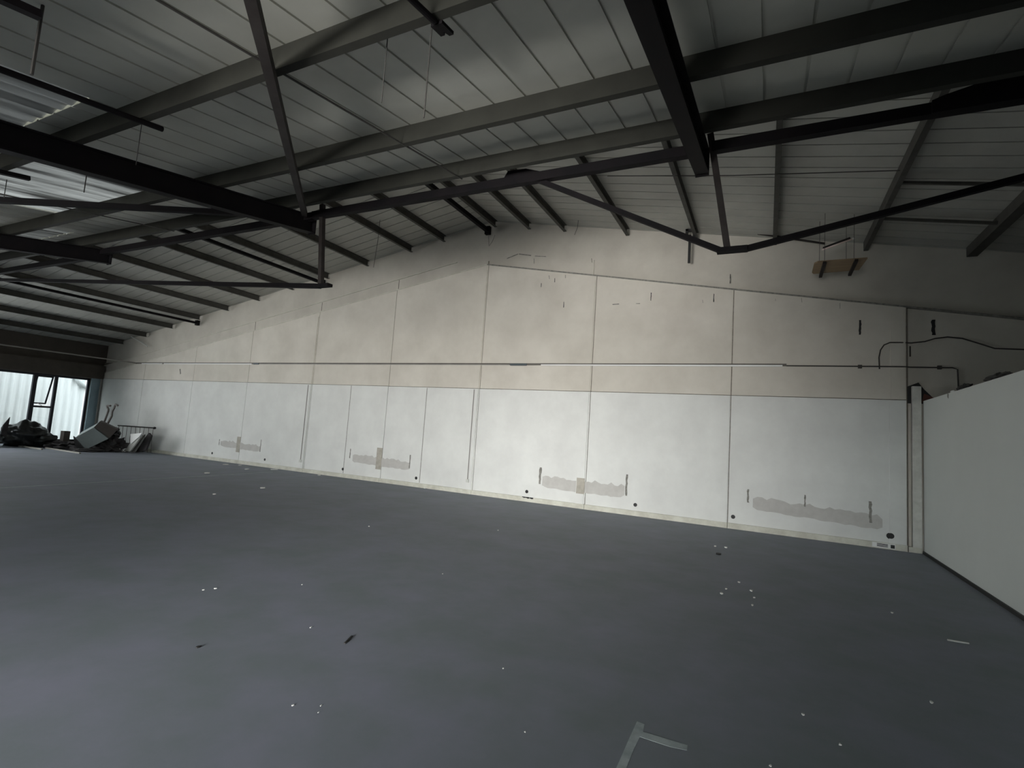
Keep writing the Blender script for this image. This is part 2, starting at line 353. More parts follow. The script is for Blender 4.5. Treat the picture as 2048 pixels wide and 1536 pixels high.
# gable bay roof
def far_fn(side):
    xe = XL-.25 if side < 0 else XR+.25
    return lambda u, t, h_: ((RX + (xe-RX)*t), u, RZ - RS*abs((xe-RX)*t) + h_)
for side in (-1, 1):
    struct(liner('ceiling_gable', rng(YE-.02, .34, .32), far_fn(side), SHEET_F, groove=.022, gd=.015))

# ---------------------------------------------------------------- windows
def sheet(pts, th, mi=0): return None
w1 = empty('window_1', (XL, (SIDE[0]+SIDE[1])/2, 1.3), kind='structure')
y0, y1, z0, z1 = SIDE; xf = XL-.10
b = MB(); b.box(xf-.04, xf+.04, y0, y1, z1-.07, z1); b.box(xf-.04, xf+.04, y0, y1, z0, z0+.06); b.box(xf-.04, xf+.04, y1-.06, y1, z0, z1); b.box(xf-.04, xf+.04, y0, y0+.06, z0, z1)
b.build('window_frame', FRAMEM, w1)
ym = [y1-.06]; k = -1.42
while k > y0+1: ym += [k, k-.64]; k -= 2.75
ym.append(y0+.06)
for i, yy in enumerate(ym[1:-1]): MB().box(xf-.05, xf+.05, yy-(.045 if i % 2 == 0 else .06), yy+(.045 if i % 2 == 0 else .06), z0+.06, z1-.07).build('mullion', FRAMEM, w1)
for i in range(len(ym)-1):
    a, c = ym[i+1]+.055, ym[i]-.055
    if c-a < .9:
        MB().box(xf-.04, xf+.04, a, c, 1.34, 1.41).build('transom', FRAMEM, w1)
        MB().box(xf-.005, xf+.001, a, c, z0+.06, 1.34).build('pane', GLASS, w1)
        # top hung sash, pushed open at the foot
        ang = math.radians(17); top = Vector((xf-.02, 0, z1-.075)); L_ = 1.10
        dn = Vector((-math.sin(ang), 0, -math.cos(ang)))
        def pq(y, d, off=0): v = top + dn*d; nrm = Vector((-math.cos(ang), 0, math.sin(ang))); v = v+nrm*off; return (v.x, y, v.z)
        s_ = MB()
        for (ya, yb, da, db) in ((a+.01, a+.055, 0, L_), (c-.055, c-.01, 0, L_), (a+.055, c-.055, 0, .045), (a+.055, c-.055, L_-.045, L_)):
            vs = [pq(y, d, o_) for o_ in (0, .035) for (y, d) in ((ya, da), (yb, da), (yb, db), (ya, db))]
            s_.add(vs, [(0, 1, 2, 3), (7, 6, 5, 4), (0, 4, 5, 1), (1, 5, 6, 2), (2, 6, 7, 3), (3, 7, 4, 0)])
        so = s_.build('sash', FRAMEM, w1)
        g_ = MB(); vs = [pq(y, d, o_) for o_ in (.01, .016) for (y, d) in ((a+.05, .04), (c-.05, .04), (c-.05, L_-.04), (a+.05, L_-.04))]
        g_.add(vs, [(0, 1, 2, 3), (7, 6, 5, 4), (0, 4, 5, 1), (1, 5, 6, 2), (2, 6, 7, 3), (3, 7, 4, 0)]).build('sash_pane', GLASS, w1)
        MB().bar((xf-.02, (a+c)/2, 1.42), pq((a+c)/2, L_-.02), .012, .02).build('window_stay', GREYC, w1)
    else:
        MB().box(xf-.005, xf+.001, a, c, z0+.06, z1-.07).build('pane', GLASS, w1)
w2 = empty('window_2', ((FRONT[0]+FRONT[1])/2, YF, 1.4), kind='structure')
x0, x1, z0, z1 = FRONT; b = MB()
b.box(x0, x1, YF-.14, YF-.06, z0, z0+.06); b.box(x0, x1, YF-.14, YF-.06, z1-.06, z1)
for x in rng(x0+.03, x1-.03, 2.4): b.box(x-.035, x+.035, YF-.14, YF-.06, z0, z1)
b.build('window_frame', FRAMEM, w2); MB().box(x0, x1, YF-.105, YF-.10, z0, z1).build('pane', GLASS, w2)

# corner column and pipe next to the windows
struct(MB().box(XL-.14, XL+.06, -.345, -.02, 0, 2.62).build('trim_2', JAMB))
tag(MB().tube([(-24.02, -.06, 0), (-24.02, -.06, 2.75)], .035, 10).build('drain_pipe', GREYC), 'slim grey vertical pipe on the gable wall beside the blue corner column', 'pipe')

# outside ---------------------------------------------------------------
struct(MB().box(-90, 90, -120, 60, -.32, -.14).build('ground', GROUND))
b = MB(); us = rng(-20., 6., .045); xw = -27.6
pr = []
for i, u in enumerate(us):
    ph = (u % .27)/.27; hgt = 0 if ph < .35 else (.075 if .5 < ph < .85 else .0375); pr.append((u, hgt))
n = len(pr)
b.add([(xw+h_, u, -.14) for u, h_ in pr] + [(xw+h_, u, 5.2) for u, h_ in pr], [(i, i+1, n+i+1, n+i) for i in range(n-1)])
b.box(xw-.3, xw-.01, -20, 6, -.14, 5.2)
tag(b.build('building_cladding', CLAD), 'white profiled metal cladding of the neighbouring building outside the windows', 'building')
b = MB(); pts = [on_x(152, 752, xw+.16), on_x(158, 764, xw+.16), on_x(168, 771, xw+.16), on_x(184, 777, xw+.16)]
b.tube(pts, .10, 12); q = pts[0]; b.tube([q, q+Vector((0, -.05, .6))], .10, 12)
tag(b.build('gutter_pipe', mat('white grey gutter pipe', (.50, .53, .53), .5, var=.1), smooth=True), 'bent white gutter pipe outside against the corrugated cladding', 'pipe')

# ================================================================ ROOF STEEL
Cs = lambda d, w_: [(-w_/2, 0), (w_/2, 0), (w_/2, .012), (-w_/2+.014, .012), (-w_/2+.014, d-.012), (w_/2, d-.012), (w_/2, d), (-w_/2, d)]
FAR = [-23.0, -21.5, -19.9, -18.35, -16.83, -15.3, -13.74, -12.25, -10.70, -9.13, -8.04, -6.46, -5.48, -4.52, -2.97, -1.45, .07, 1.62, 3.17, 4.72, 6.27, 7.82, 9.37]
ORD = ['first', 'second', 'third', 'fourth', 'fifth', 'sixth', 'seventh', 'eighth', 'ninth', 'tenth', 'eleventh', 'twelfth', 'thirteenth', 'fourteenth', 'fifteenth', 'sixteenth', 'seventeenth', 'eighteenth', 'nineteenth']
for i, x in enumerate(FAR):
    z = roof(x)-.17
    near_end = YE+.05
    if i < 4: near_end = -5.6
    if i in (18,):
        b = MB().ext([(-.075, 0), (.075, 0), (.075, .17), (-.075, .17)], (x, near_end, z), (x, -.02 if x > 2.2 else .03, z))
    else:
        b = MB().ext(Cs(.17, .075), (x, near_end, z), (x, .03, z))
    if x < RX-.5: lab = 'grey roof purlin running to the gable wall, %s one up from the window wall' % ORD[i]
    elif x < RX+.5: lab = 'grey roof purlin at the ridge, above the peak of the gable wall'
    else: lab = 'grey roof purlin running to the gable wall, %s one past the ridge towards the partition' % ORD[i-12]
    tag(b.build('purlin', GALV_F, loc=(x, -3, z)), lab, 'purlin', 'purlins of the gable bay')
# purlins of the hall, parallel to the gable wall
for i, y in enumerate([-6.25, -7.34, -8.90, -10.40, -11.95, -13.5, -15.05, -16.6]):
    z = under(y)
    b = MB(); pf = [(0, 0), (-.07, 0), (-.07, .022), (-.06, .022), (-.06, .012), (-.012, .012), (-.012, PD-.012), (-.07, PD-.012), (-.07, PD), (0, PD)]
    b.ext(pf, (XL+.05, y, z), (XR, y, z))
    names = ['closest to the dark cross beam', 'second back from the dark cross beam', 'third back, carrying the short pipe ends', 'fourth back, over the middle of the hall',
             'fifth back from the dark cross beam', 'sixth back from the dark cross beam', 'seventh back from the dark cross beam', 'eighth back, beside the glazed end wall']
    o = b.build('purlin', GALV, loc=(0, y, z))
    tag(o, 'long grey purlin across the hall roof, ' + names[i], 'purlin', 'purlins of the hall roof')

# cross beam, posts and ties under it
cb = empty('cross_beam', (-4, YT, 4.69), 'long black steel beam crossing the hall below the roof, carried on hanging struts', 'beam')
Ib = lambda w_, d, t=.012: [(-w_/2, 0), (w_/2, 0), (w_/2, t), (t/2, t), (t/2, d-t), (w_/2, d-t), (w_/2, d), (-w_/2, d), (-w_/2, d-t), (-t/2, d-t), (-t/2, t), (-w_/2, t)]
Rb = lambda w_, d: [(-w_/2, 0), (w_/2, 0), (w_/2, d), (-w_/2, d)]
seg = [(-23.9, -12.42, 4.62), (-12.42, -6.4, 4.68), (-6.4, -.82, 4.69), (-.58, 5.2, 4.69), (5.2, XR, 4.69)]
for a, c, z in seg:
    MB().ext(Rb(.09, .11), (a, YT, z), (c, YT, z)).build('beam_length', DARK, cb)
b = MB(); b.prism([(1.27, 4.69), (5.2, 4.66), (5.2, 4.99), (1.75, 4.93), (1.36, 4.84), (1.27, 4.81)], lambda p, y: (p[0], y, p[1]), YT-.06, YT+.05)
b.build('haunch', DARK, cb)
MB().bar((-.86, YT, 4.73), (-.5, YT, 4.73), .03, .03).build('splice_bolt', DARK, cb)
for (xt, xb) in ((-6.23, -6.09), (-.60, -.40)):
    b = MB(); b.bar((xt, YT, 4.90), (xb, YT, 3.62), .065, .065, (0, 1, 0)); b.build('hanging_post', DARKR, cb)
    MB().box(xb-.10, xb+.19, YT-.05, YT+.05, 3.585, 3.63).build('node_plate', DARK, cb)
for p0, p1, w_ in (((-2.75, YT+.02, 4.80), (-.47, YT+.02, 3.62), .055), ((-.24, YT+.02, 3.61), (5.2, YT+.02, 4.66), .055), ((-17.2, YT+.02, 4.50), (-6.12, YT+.02, 3.61), .07)):
    MB().bar(p0, p1, .05, w_).build('tie_bar', DARK, cb)
MB().prism([(-3.05, 4.80), (-2.55, 4.80), (-2.75, 4.87), (-3.0, 4.88)], lambda p, y: (p[0], y, p[1]), YT-.04, YT+.04).build('gusset', DARK, cb)

# rafters of the hall
names = {-18.27: 'black sloping rafter over the hall, the one nearest the window wall', -12.42: 'short looking black rafter over the heap of rubbish sacks, partly cut by the frame edge',
         -6.57: 'heavy black rafter meeting the cross beam at the braced joint', -.69: 'broad black rafter ending above the pale gable wall, closest to the partition', 5.2: 'black rafter above the space behind the partition'}
for x, lab in names.items():
    r_ = empty('rafter', (x, -9, under(-9)), lab, 'rafter', 'sloping rafters of the hall roof')
    ye = YT+.14
    b = MB(); b.ext(Ib(.14, .27, .016), (x, YF+.1, under(YF+.1)-.285), (x, ye, under(ye)-.285)); b.build('beam_body', DARK, r_)
    MB().box(x-.07, x+.07, ye, ye+.02, under(ye)-.30, under(ye)+.02).build('end_plate', DARK, r_)
# diagonal braces in the roof plane
def inpl(x, y, o_=0): return (x, y, under(y)+o_)
tag(MB().bar(inpl(-6.45, -6.0, -.05), inpl(-.85, -11.60, -.05), .075, .075).build('diagonal_brace', DARKR), 'straight black diagonal brace rising from the braced joint to the top edge of view', 'brace', 'diagonal roof braces')
tag(MB().bar(inpl(-6.70, -5.98, -.05), inpl(-12.3, -10.6, -.05), .075, .075).build('diagonal_brace', DARK), 'dark diagonal brace passing below the heavy rafter towards the window wall', 'brace', 'diagonal roof braces')
# sag rod and short pipes
tag(MB().tube([inpl(-3.52, YF+1, .07), inpl(-3.52, -6.15, -.01)], .009, 6).build('sag_rod', WIRE), 'thin steel rod crossing the hall purlins midway between two rafters', 'rod')
tag(MB().tube([inpl(-9.5, YF+1, .07), inpl(-9.5, -6.15, -.01)], .009, 6).build('sag_rod', WIRE), 'thin steel rod crossing the corrugated rooflight near the heavy rafter', 'rod')
tag(MB().tube([inpl(-5.36, -12.5, -.03), inpl(-5.33, -8.70, -.03)], .026, 10).build('short_pipe', DARK), 'dark pipe under the hall roof ending just past a purlin near the frame edge', 'pipe')
b = MB(); b.tube([inpl(-2.05, -9.6, -.03), inpl(-2.03, -8.86, -.03)], .022, 10)
p_ = b.build('forked_bracket', DARK); tag(p_, 'dark bracket with forked tip clamped below a hall purlin', 'bracket')
MB().prism([(-.045, 0), (.045, 0), (.045, .14), (.012, .14), (0, .085), (-.012, .12), (-.045, .12)], lambda p, o_: (-2.03+p[0], -8.84+p[1], under(-8.84+p[1])-.03+o_), -.012, .012).build('fork', DARK, p_)
b = MB(); b.bar(inpl(-8.25, -9.4, -.04), inpl(-8.2, -8.62, -.04), .06, .05); tag(b.build('cleat', DARK), 'stubby dark cleat under the purlin beside the corrugated rooflight', 'bracket')
b = MB(); b.bar(inpl(-4.3, -11, -.04), inpl(-4.26, -10.05, -.04), .06, .05); tag(b.build('cleat', DARK), 'short dark cleat in the darkest top corner of the roof', 'bracket')
# drop wires
def drop(px0, py0, px1, py1, y, r, lab):
    a = on_y(px0, py0, y); c = on_y(px1, py1, y); top = under(y)+PD
    c.x = a.x = (a.x+c.x)/2
    tag(MB().tube([(a.x, y, top), tuple(c)], r, 6).build('drop_wire', WIRE), lab, 'wire', 'drop wires under the hall roof')
drop(775, 75, 763, 205, -8.72, .004, 'short free hanging wire ending in mid air between two purlins')
drop(862, 45, 850, 235, -8.78, .005, 'longer drop wire hanging below the forked bracket')
drop(283, 250, 272, 330, -8.6, .004, 'faint drop wire by the end of the dark pipe')
drop(173, 350, 168, 385, -8.3, .006, 'drop wire hanging in front of the bright corrugated rooflight')
drop(13, 352, 10, 395, -8.45, .005, 'drop wire beside the stubby cleat at the frame edge')
drop(85, 0, 66, 148, -9.95, .011, 'thick dark hanger rod near the top corner of the roof')
# dark longitudinal beams in the gable bay
for x, z, h_, lab, ya in ((-6.66, 6.76, .10, 'black channel running to the gable wall below the ridge purlins', -6.0), (-12.42, 5.76, .08, 'thin black tie between two purlins, ending at the hanging strut', -6.0),
                      (-18.37, 4.70, .07, 'thin black tie low in the roof near the window wall', -5.6)):
    m_ = empty('roof_tie', (x, -3, z), lab, 'tie beam', 'dark tie beams of the gable bay')
    MB().ext(Rb(.09, h_), (x, ya, z), (x, -.02, z)).build('tie_body', DARK, m_)
    MB().box(x-.07, x+.07, -.08, .02, z-.05, z+h_+.06).build('end_plate', DARK, m_)
# black hanger near the gable wall
hb = empty('hanger_bracket', (-1.57, -.25, 5.5), 'black bracket with long tail hanging from a purlin end at the gable wall', 'bracket')
b = MB(); a = on_y(1380, 470, -.25); c = on_y(1378, 526, -.25); b.bar((a.x, -.25, a.z), (a.x, -.25, c.z), .05, .05, (0, 1, 0)); b.build('tail', BLACK, hb)
b = MB(); b.box(a.x-.09, a.x-.04, -.29, -.2, a.z-.05, a.z+.12); b.box(a.x+.06, a.x+.11, -.29, -.2, a.z-.15, a.z+.12); b.box(a.x-.09, a.x+.11, -.29, -.2, a.z+.08, a.z+.13); b.build('hook', BLACK, hb)
# struts between purlins beyond the cross beam
def sl(px, py, y): p = on_y(px, py, y); return p
def on_roof(px, py, off=0):
    d = ray(px, py); # right slope: z = RZ - RS*(x-RX)+off
    t = (RZ+RS*RX+off-CAM.z-RS*0+RS*0 - 0)/(d.z+RS*d.x) if True else 0
    return CAM + d*t
for p0, p1, r, lab in (((1572, 360), (1792, 368), .03, 'slim dark strut between two purlins above the partition end'), ((1578, 428), (1738, 438), .03, 'slim dark strut close to the gable wall above the hanging board')):
    a = on_roof(*p0, -.12); c = on_roof(*p1, -.12); y = (a.y+c.y)/2
    a = Vector((1.66, y, roof(1.66)-.12)); c = Vector((3.12, y, roof(3.12)-.12))
    tag(MB().bar(a, c, .04, .04).build('purlin_strut', GALV_F), lab, 'strut', 'struts between gable bay purlins')
a = on_roof(1215, 352, -.15); c = on_roof(1800, 341, -.15)
tag(MB().tube([a, (a+c)/2+Vector((0, 0, -.03)), c], .007, 6).build('roof_cable', WIRE), 'thin dark cable strung across the gable bay roof behind the broad rafter', 'cable')
a = on_y(1505, 466, -.06); c = on_y(1650, 487, -.06)
tag(MB().bar(a, c, .03, .03).build('wall_strip', DARKR), 'dark strip along the top of the gable wall near the strut joint', 'strip')

# hanging board with its lamp tube
hz = 4.9
bd = empty('hanging_board', (1.08, -.95, hz), 'yellow brown wooden board hung on wires near the gable wall', 'board')
b = MB(); b.prism([(.74, -1.29), (1.46, -1.29), (1.42, -.68), (.72, -.62), (.69, -.70), (.69, -1.20)], lambda p, z: (p[0], p[1], z), hz, hz+.025); b.build('plank', WOOD, bd)
for x in (.84, 1.30): MB().box(x-.025, x+.025, -1.32, -.5, hz-.045, hz-.001).build('batten', DARKR, bd)
for x, y in ((.84, -1.27), (.79, -.9), (1.27, -1.27), (1.20, -.9)):
    MB().tube([(x, y, hz+.02), (x, y, roof(x)-.01)], .004, 6).build('hanging_wire', WIRE, bd)
lt = empty('lamp_tube', (1.03, -1.25, 5.2), 'tilted pinkish white lamp tube hanging above the wooden board', 'lamp')
MB().tube([(.80, -1.25, 5.13), (1.25, -1.25, 5.28)], .013, 10).build('glass_tube', mat('pinkish white tube', (.85, .68, .64), .3), lt, smooth=True)
MB().bar((.82, -1.22, 5.17), (1.22, -1.22, 5.31), .04, .03).build('lamp_holder', DARKR, lt)
MB().tube([(1.25, -1.25, 5.28), (1.275, -1.25, 5.288)], .018, 8).build('end_cap', WHITEP, lt)

# ================================================================ SERVICES ON THE GABLE WALL
tr = empty('wall_trunking', (-10, -.05, 3.26), 'long pale lighting trunking running level across the gable wall', 'trunking')
zt = 3.27
MB().box(-21.8, .32, -.045, 0.0, zt-.012, zt+.032).build('backing_rail', mat('dusty dark rail', (.15, .135, .12), .7, var=.3), tr)
for x0, x1 in ((-21.4, -20.1), (-20.0, -15.2), (-4.9, .25)): MB().box(x0, x1, -.066, -.046, zt-.030, zt+.004).build('white_cover', WHITEP, tr)
for x0, x1 in ((-15.15, -5.75),): MB().box(x0, x1, -.056, -.046, zt-.024, zt-.006).build('grey_cover', mat('dusty plastic', (.50, .48, .44), .6, var=.15), tr)
for x0, x1 in ((-15.12, -14.86), (-5.72, -5.28)): MB().box(x0, x1, -.066, -.046, zt-.03, zt+.02).build('joint_collar', mat('blue grey collar', (.08, .10, .11), .5), tr)
cq = empty('wall_conduit', (1.6, -.03, 3.26), 'thin dark conduit leading from the trunking end and turning down behind the partition', 'conduit')
MB().tube([(.32, -.02, 3.265), (2.2, -.02, 3.255), (2.30, .045, 3.255), (2.9, .045, 3.25), (2.97, .045, 3.22), (2.98, .045, 2.9)], .012, 8).build('pipe_run', WIRE, cq)
for x, y in ((1.53, -.025), (2.72, .04)): MB().box(x-.03, x+.03, y-.02, y+.02, 3.22, 3.285).build('clip', WIRE, cq)
tag(MB().tube([(-21.8, -.03, 3.27), (-21.8, -.2, 3.28), (-21.8, -10, 3.28)], .022, 8).build('ceiling_conduit', GREYC), 'pale conduit leaving the gable wall and running along below the low eaves', 'conduit')
tag(MB().tube([(-22.35, -.06, 4.32), (-21.25, -.02, 3.93)], .018, 8).build('short_rod', mat('pale rod', (.6, .6, .57), .6)), 'short pale slanting rod on the gable wall under the low purlins', 'rod')
pts = [on_y(*q, -.02) for q in ((1759, 738), (1758, 715), (1761, 700), (1768, 690), (1780, 685), (1800, 685))]
pts += [on_y(*q, .03) for q in ((1822, 686), (1850, 683), (1870, 677), (1895, 674), (1925, 677), (1955, 686), (1990, 697), (2048, 699), (2120, 700))]
tag(MB().tube(pts, .012, 6).build('wall_cable', WIRE), 'loose black cable looping sideways across the gable wall near the partition', 'cable')
tag(MB().tube([(2.30, .045, 3.64), (2.30, .045, 3.45)], .012, 6).build('cable_tail', WIRE), 'short dark cable tail hanging down beside the panel edge', 'cable')
tag(MB().tube([on_y(977, 470, -.05), on_y(978, 492, -.05), on_y(984, 484, -.05), on_y(990, 470, -.05)], .006, 6).build('cable_loop', GREYC), 'small wire loop hanging from the black channel at the gable peak', 'wire')
tag(MB().tube([on_y(760, 440, -2), on_y(756, 480, -2), on_y(747, 535, -2)], .005, 6).build('drop_wire', WIRE), 'crooked thin wire hanging from the gable bay roof before the pale wall', 'wire', 'drop wires under the hall roof')
tag(MB().tube([on_y(1157, 438, -.3), on_y(1155, 455, -.3), on_y(1149, 470, -.3)], .005, 6).build('drop_wire', WIRE), 'tiny crooked wire at the wall top between two purlin ends', 'wire', 'drop wires under the hall roof')
for x, zt_, zb, lab in ((-6.71, DAT-.03, .36, 'thin cable duct with square socket box next to the ridge line joint'), (-12.56, DAT-.03, .36, 'narrow cable duct with small socket box, farther along towards the windows')):
    o = empty('cable_duct', (x, -.05, .3), lab, 'cable duct', 'cable ducts on the gable wall')
    MB().box(x-.010, x+.010, -.048, -.036, zb, zt_).build('duct', GREYC, o)
    MB().box(x-.04, x+.04, -.06, -.036, zb-.08, zb).build('socket_box', mat('dull white box', (.6, .6, .56), .5), o)
# fragments on the partition top
for px, py, s_, lab, m_ in ((1930, 760, .12, 'crumpled dark insulation scrap on the partition top, longer piece', BLACK), (1996, 752, .16, 'dark scrap lying along the partition top nearer the viewer', BLACK)):
    p = on_x(px, py+4, 2.52)
    b = MB().blob((p.x, p.y, 2.64+.03), .05, s_*2.2, .045, seed=px, amp=.5, zmin=2.641)
    tag(b.build('insulation_scrap', m_), lab, 'scrap')
p = on_x(1906, 779, 2.50)
tag(MB().blob((2.50, p.y, 2.655), .03, .05, .02, seed=3, amp=.2, zmin=2.641).build('glint_spot', mat('painted glint', (.9, .9, .9), .25)), 'painted glint spot on the partition top', 'scrap')  # near-white colour paints in a glint
p = on_x(1896, 792, 2.469); struct_mark = MB().prism([(p.y-.03, p.z+.03), (p.y+.02, p.z+.04), (p.y+.03, p.z-.01), (p.y-.02, p.z-.04)], lambda q, x: (x, q[0], q[1]), 2.466, 2.4695)
struct_mark.build('chip_mark', GROUT, pt)

# ================================================================ RUBBISH BY THE WINDOWS
def rest(o): return o
b = MB(); b.blob((-23.0, -2.62, .36), .55, .62, .50, seed=1, amp=.22, fq=1.8, zmin=.0, nu=48, nv=30, sharp=.12); b.blob((-22.7, -2.2, .22), .38, .42, .26, seed=2, amp=.3, zmin=0, nu=30, nv=18, sharp=.2)
tag(b.build('rubbish_sack', BAG, smooth=True), 'big bulging black rubbish sack below the open window sash', 'rubbish sack', 'black rubbish sacks')
b = MB(); b.blob((-23.1, -3.82, .34), .5, .46, .50, seed=5, amp=.22, fq=1.8, zmin=0, nu=40, nv=26, sharp=.12)
tag(b.build('rubbish_sack', BAG, smooth=True), 'black rubbish sack at the very edge of view with a stiff board stuck in it', 'rubbish sack', 'black rubbish sacks')
b = MB(); a = on_x(8, 862, -23.0); c = on_x(20, 834, -23.0); d_ = on_x(14, 862, -23.0)
q0 = on_x(2, 868, -22.7); q1 = on_x(20, 834, -22.7); q2 = on_x(12, 876, -22.7); q3 = on_x(6, 850, -22.7)
b.prism([(q0.y, q0.z), (q3.y, q3.z), (q1.y, q1.z), (q2.y, q2.z)], lambda p, x: (x, p[0], p[1]), -22.72, -22.68)
tag(b.build('board_offcut', RAG), 'pointed dark board offcut sticking up out of the sacks', 'board')
b = MB(); b.blob((-21.9, -1.72, .07), .75, .62, .20, seed=9, amp=.5, fq=3, zmin=0, nu=34, nv=16, sharp=.25)
tag(b.build('rubble_heap', RAG), 'low dark heap of rags and rubble under the upright carton', 'rubble')
b = MB(); q = on_x(131, 880, -22.0); b.box(-22.15, -21.85, q.y-.02, q.y+.13, .10, .62, 0); b.box(-21.86, -21.845, q.y-.13, q.y-.02, .38, .62, 1)
b = MB(); cx, cy = -22.0, q.y
b.box(cx-.12, cx+.12, cy-.12, cy+.06, .12, .60)
tag(b.build('carton', CABS), 'small upright brown carton standing on the low rubble heap', 'carton')
# tilted casing
cab = empty('metal_casing', (-20.6, -1.6, .45), 'grey box shaped metal casing tipped onto one corner on the rubble', 'metal box')
fx = (CAM - Vector((-20.6, -1.65, .5))); fx.z = 0; fx.normalize(); sdv = Vector((0, 0, 1)).cross(fx).normalized()
c0 = on_x(175, 876, -20.6)
def cpt(a, b_, d_): # a along screen right, b_ up, d_ away from viewer
    return c0 + sdv*a + Vector((0, 0, 1))*b_ - fx*d_
def S2(px, py): return ((px-175)*.0172, (876-py)*.0172)
F = [S2(156.5, 876), S2(182, 855), S2(207.5, 876), S2(175, 898.5)]
vs = [cpt(a, b_, 0) for a, b_ in F] + [cpt(a*.95+.12, b_*.95+.17, .62) for a, b_ in F]
dz = min(v.z for v in vs); 
b = MB(); b.add(vs, [(0, 1, 2, 3), (7, 6, 5, 4), (0, 4, 5, 1), (1, 5, 6, 2), (2, 6, 7, 3), (3, 7, 4, 0)]); b.build('casing', CABM, cab)
G_ = [S2(183, 854), S2(190.5, 842), S2(220, 857), S2(208.5, 875)]
vs = [cpt(a, b_, .02) for a, b_ in G_] + [cpt(a+.05, b_+.02, .55) for a, b_ in G_]
b = MB(); b.add(vs, [(0, 1, 2, 3), (7, 6, 5, 4), (0, 4, 5, 1), (1, 5, 6, 2), (2, 6, 7, 3), (3, 7, 4, 0)]); b.build('side_board', CABS, cab)
vs = [cpt(*S2(153, 874), .05), cpt(*S2(157, 876.5), .0), cpt(*S2(175, 901), .0), cpt(*S2(158, 893), .10)]
vs2 = [v - fx*.3 for v in vs]
b = MB(); b.add(vs+vs2, [(0, 1, 2, 3), (7, 6, 5, 4), (0, 4, 5, 1), (1, 5, 6, 2), (2, 6, 7, 3), (3, 7, 4, 0)]); b.build('base_flange', BLACK, cab)
b = MB(); b.blob((-20.75, -1.0, .10), .62, .50, .36, seed=12, amp=.35, fq=3, zmin=0, nu=34, nv=18, sharp=.2); b.blob((-20.7, -1.7, .03), .5, .5, .07, seed=14, amp=.4, zmin=0)
tag(b.build('rubble_heap', RAG), 'dark mound of rubble carrying the tipped metal casing', 'rubble')
p = on_y(228, 866, -.9)
tag(MB().blob((p.x, -.9, p.z), .20, .18, .20, seed=21, amp=.5, nu=24, nv=16, sharp=.3).build('dark_bundle', BAG), 'small black bundle on top of the rubble beside the rack', 'bundle')
Yp = -1.05
for pl, lab, rr in ((((205, 856), (208, 845), (213, 832), (216.5, 822), (217, 819), (214.5, 814), (214, 812), (221, 811.5)), 'crooked metal pipe standing up from the rubble, the shorter bent one', .034),
                ((( 211, 856), (217, 844), (223.5, 832), (224.5, 823), (229, 814.5), (231, 809), (235.5, 811)), 'crooked metal pipe standing up from the rubble with a straight slanting top', .036)):
    tag(MB().tube([on_y(*q, Yp) for q in pl], rr, 8).build('bent_pipe', RUST), lab, 'pipe', 'bent pipes on the rubble')
# wire rack leaning at the wall
rk = empty('wire_rack', (-20.8, -.3, 0), 'low wire rack with a top rail standing against the gable wall', 'rack')
a = on_y(236, 851, -.3); c = on_y(309, 856, -.3)
MB().tube([a, c], .022, 8).build('top_rail', DARKR, rk)
MB().blob(tuple(c), .06, .05, .045, seed=2, amp=.1, nu=12, nv=8).build('rail_knob', BLACK, rk)
for k in range(9):
    t = k/8; q = a.lerp(c, t*.94+.03)
    MB().tube([q, (q.x+random.uniform(-.05, .05), -.30, .45), (q.x+random.uniform(-.03, .03), -.26, 0)], .010, 6).build('rack_bar', RUST, rk)
# panels leaning
def slab(name, pxs, y, th, m, lab, cat, grp=None, tw=.10):
    q = [on_y(*p_, y) for p_ in pxs]
    zmin = min(v.z for v in q)
    x0_ = min(v.x for v in q); vs = [(v.x, y-(v.x-x0_)*tw, max(.0, v.z)) for v in q] + [(v.x+.02, y+th-(v.x-x0_)*tw, max(.0, v.z)) for v in q]
    n = len(q); fs = [tuple(range(n)), tuple(range(n, 2*n))[::-1]] + [(i, (i+1) % n, n+(i+1) % n, n+i) for i in range(n)]
    return tag(MB().add(vs, fs).build(name, m), lab, cat, grp)
slab('white_panel', [(260.5, 868), (289, 866), (283, 873), (262, 888)], -.92, .03, WHITEP, 'bright white panel piece propped at the top of the leaning boards', 'panel')
slab('leaning_board', [(249, 903), (261, 887), (284, 872), (290, 869), (286, 876), (262, 903)], -.86, .04, mat('pale grey board', (.42, .42, .39), .7, var=.2), 'long pale grey board leaning diagonally against the wire rack', 'board', 'leaning boards')
slab('leaning_board', [(262, 904), (286, 877), (293, 869), (291, 876), (270, 904)], -.74, .04, mat('grey board', (.24, .235, .22), .7, var=.2), 'darker grey board leaning just behind the pale one', 'board', 'leaning boards')
slab('leaning_board', [(270, 905), (291, 878), (302, 866), (308, 872), (296, 900), (284, 904)], -.60, .05, RAG, 'dark brown board leaning hindmost against the wire rack', 'board', 'leaning boards')
b = MB(); q = on_z(243, 904); b.blob((q.x, q.y, .08), .12, .12, .09, seed=31, amp=.5, zmin=0)
tag(b.build('plaster_lump', WHITEP), 'crumbly white plaster lump at the foot of the leaning boards', 'rubble')
for p0, p1, lab in (((38, 893), (84, 899.5), 'thin stick lying on the floor in front of the sacks'), ((92, 897), (160, 907.5), 'longer pale stick on the floor in front of the rubble heap')):
    a = on_z(*p0); c = on_z(*p1); tag(MB().bar((a.x, a.y, .02), (c.x, c.y, .02), .05, .04).build('stick', mat('pale stick', (.36, .345, .31), .8, var=.2)), lab, 'stick', 'sticks on the floor')

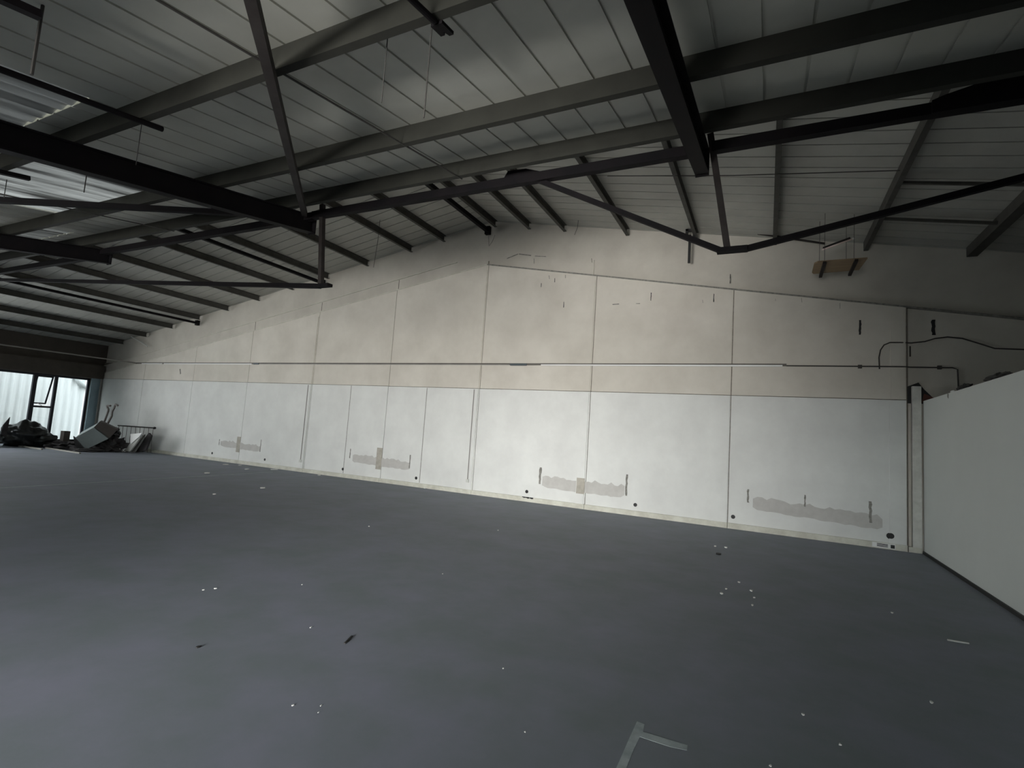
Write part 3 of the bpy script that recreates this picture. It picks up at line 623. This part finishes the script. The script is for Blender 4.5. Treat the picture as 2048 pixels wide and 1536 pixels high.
# ================================================================ FLOOR MARKS AND LITTER
def flat(pxs, name, m, h=.0015):
    q = [on_z(*p_) for p_ in pxs]; return MB().prism([(v.x, v.y) for v in q], lambda p, z: (p[0], p[1], z), .0005, h).build(name, m)
b = flat([(1274, 1443), (1289, 1449), (1286, 1464), (1300, 1468), (1375, 1491), (1374, 1501), (1340, 1494), (1280, 1474), (1268, 1498), (1255, 1530), (1235, 1580), (1213, 1578), (1238, 1524), (1258, 1478)], 'floor_marking', MARK)
tag(b, 'worn grey painted angle mark on the dark floor close to the viewer', 'floor marking')
a = on_z(1895, 1281); c = on_z(1938, 1288)
tag(MB().bar((a.x, a.y, .006), (c.x, c.y, .006), .014, .012).build('wood_splinter', mat('pale splinter', (.5, .5, .47), .7)), 'thin pale splinter lying on the floor by the partition', 'splinter')
def litter(pts, lab, grp, s=1., m=CHIP, name='paint_chip', cat='chip'):
    for (px, py, w_) in pts:
        q = on_z(px, py); dist = (q-CAM).length; r = w_*dist/FPX/2*s
        n = 6; ang = random.random()*6; poly = [(q.x+r*random.uniform(.6, 1.15)*math.cos(ang+i*6.283/n), q.y+r*1.6*random.uniform(.5, 1.1)*math.sin(ang+i*6.283/n)) for i in range(n)]
        o = MB().prism(poly, lambda p, z: (p[0], p[1], z), .0, min(.02, r*.6)).build(name, m, loc=(q.x, q.y, 0))
        tag(o, lab, cat, grp)
litter([(415, 946.5, 7), (452, 929.5, 8), (480, 931, 5), (494, 939, 5), (549, 939.5, 10), (525, 976.5, 8), (428, 989, 5), (638, 951, 5), (850, 977, 5)],
       'small white paint chip on the floor near the foot of the far gable wall', 'paint chips near the gable wall')
litter([(1430, 1093, 6), (1452, 1095.5, 7), (1478, 1165, 6), (1443, 1187.5, 7), (1503, 1182, 7), (1508, 1195.5, 5), (1505, 1211, 6), (1452, 1178, 5)],
       'small white paint chip in the scattered cluster before the last wall patch', 'paint chips by the last wall patch', .8)
litter([(586, 1411, 5), (642, 1411.5, 4), (637, 1425, 3), (622, 1255, 4), (604, 1169.5, 3), (431, 1177.5, 5), (407, 1180, 4), (885, 1148, 3), (738, 1053, 4), (996, 1061, 4), (1006, 1337, 4), (1050, 1464, 4)],
       'tiny white paint chip on the open middle of the floor', 'paint chips on the open floor', .8)
litter([(1863, 1405.5, 6), (1606, 1429.5, 6), (1680, 1489.5, 5), (1541, 1532, 5), (1784, 1226, 5)],
       'tiny white paint chip on the dark floor beyond the painted angle mark', 'paint chips on the dark floor side', .8)
litter([(1437, 1109, 12)], 'small black rag lying on the floor by the cluster of chips', None, .8, BLACK, 'rag', 'rag')
litter([(396, 1295, 9)], 'short black crumb on the empty floor below the dull dark stain', None, .7, BLACK, 'crumb', 'crumb')
a = on_z(689, 1288); c = on_z(704, 1273)
tag(MB().bar((a.x, a.y, .004), (c.x, c.y, .004), .012, .008).build('twig', BLACK), 'thin black twig lying on the open floor', 'twig')
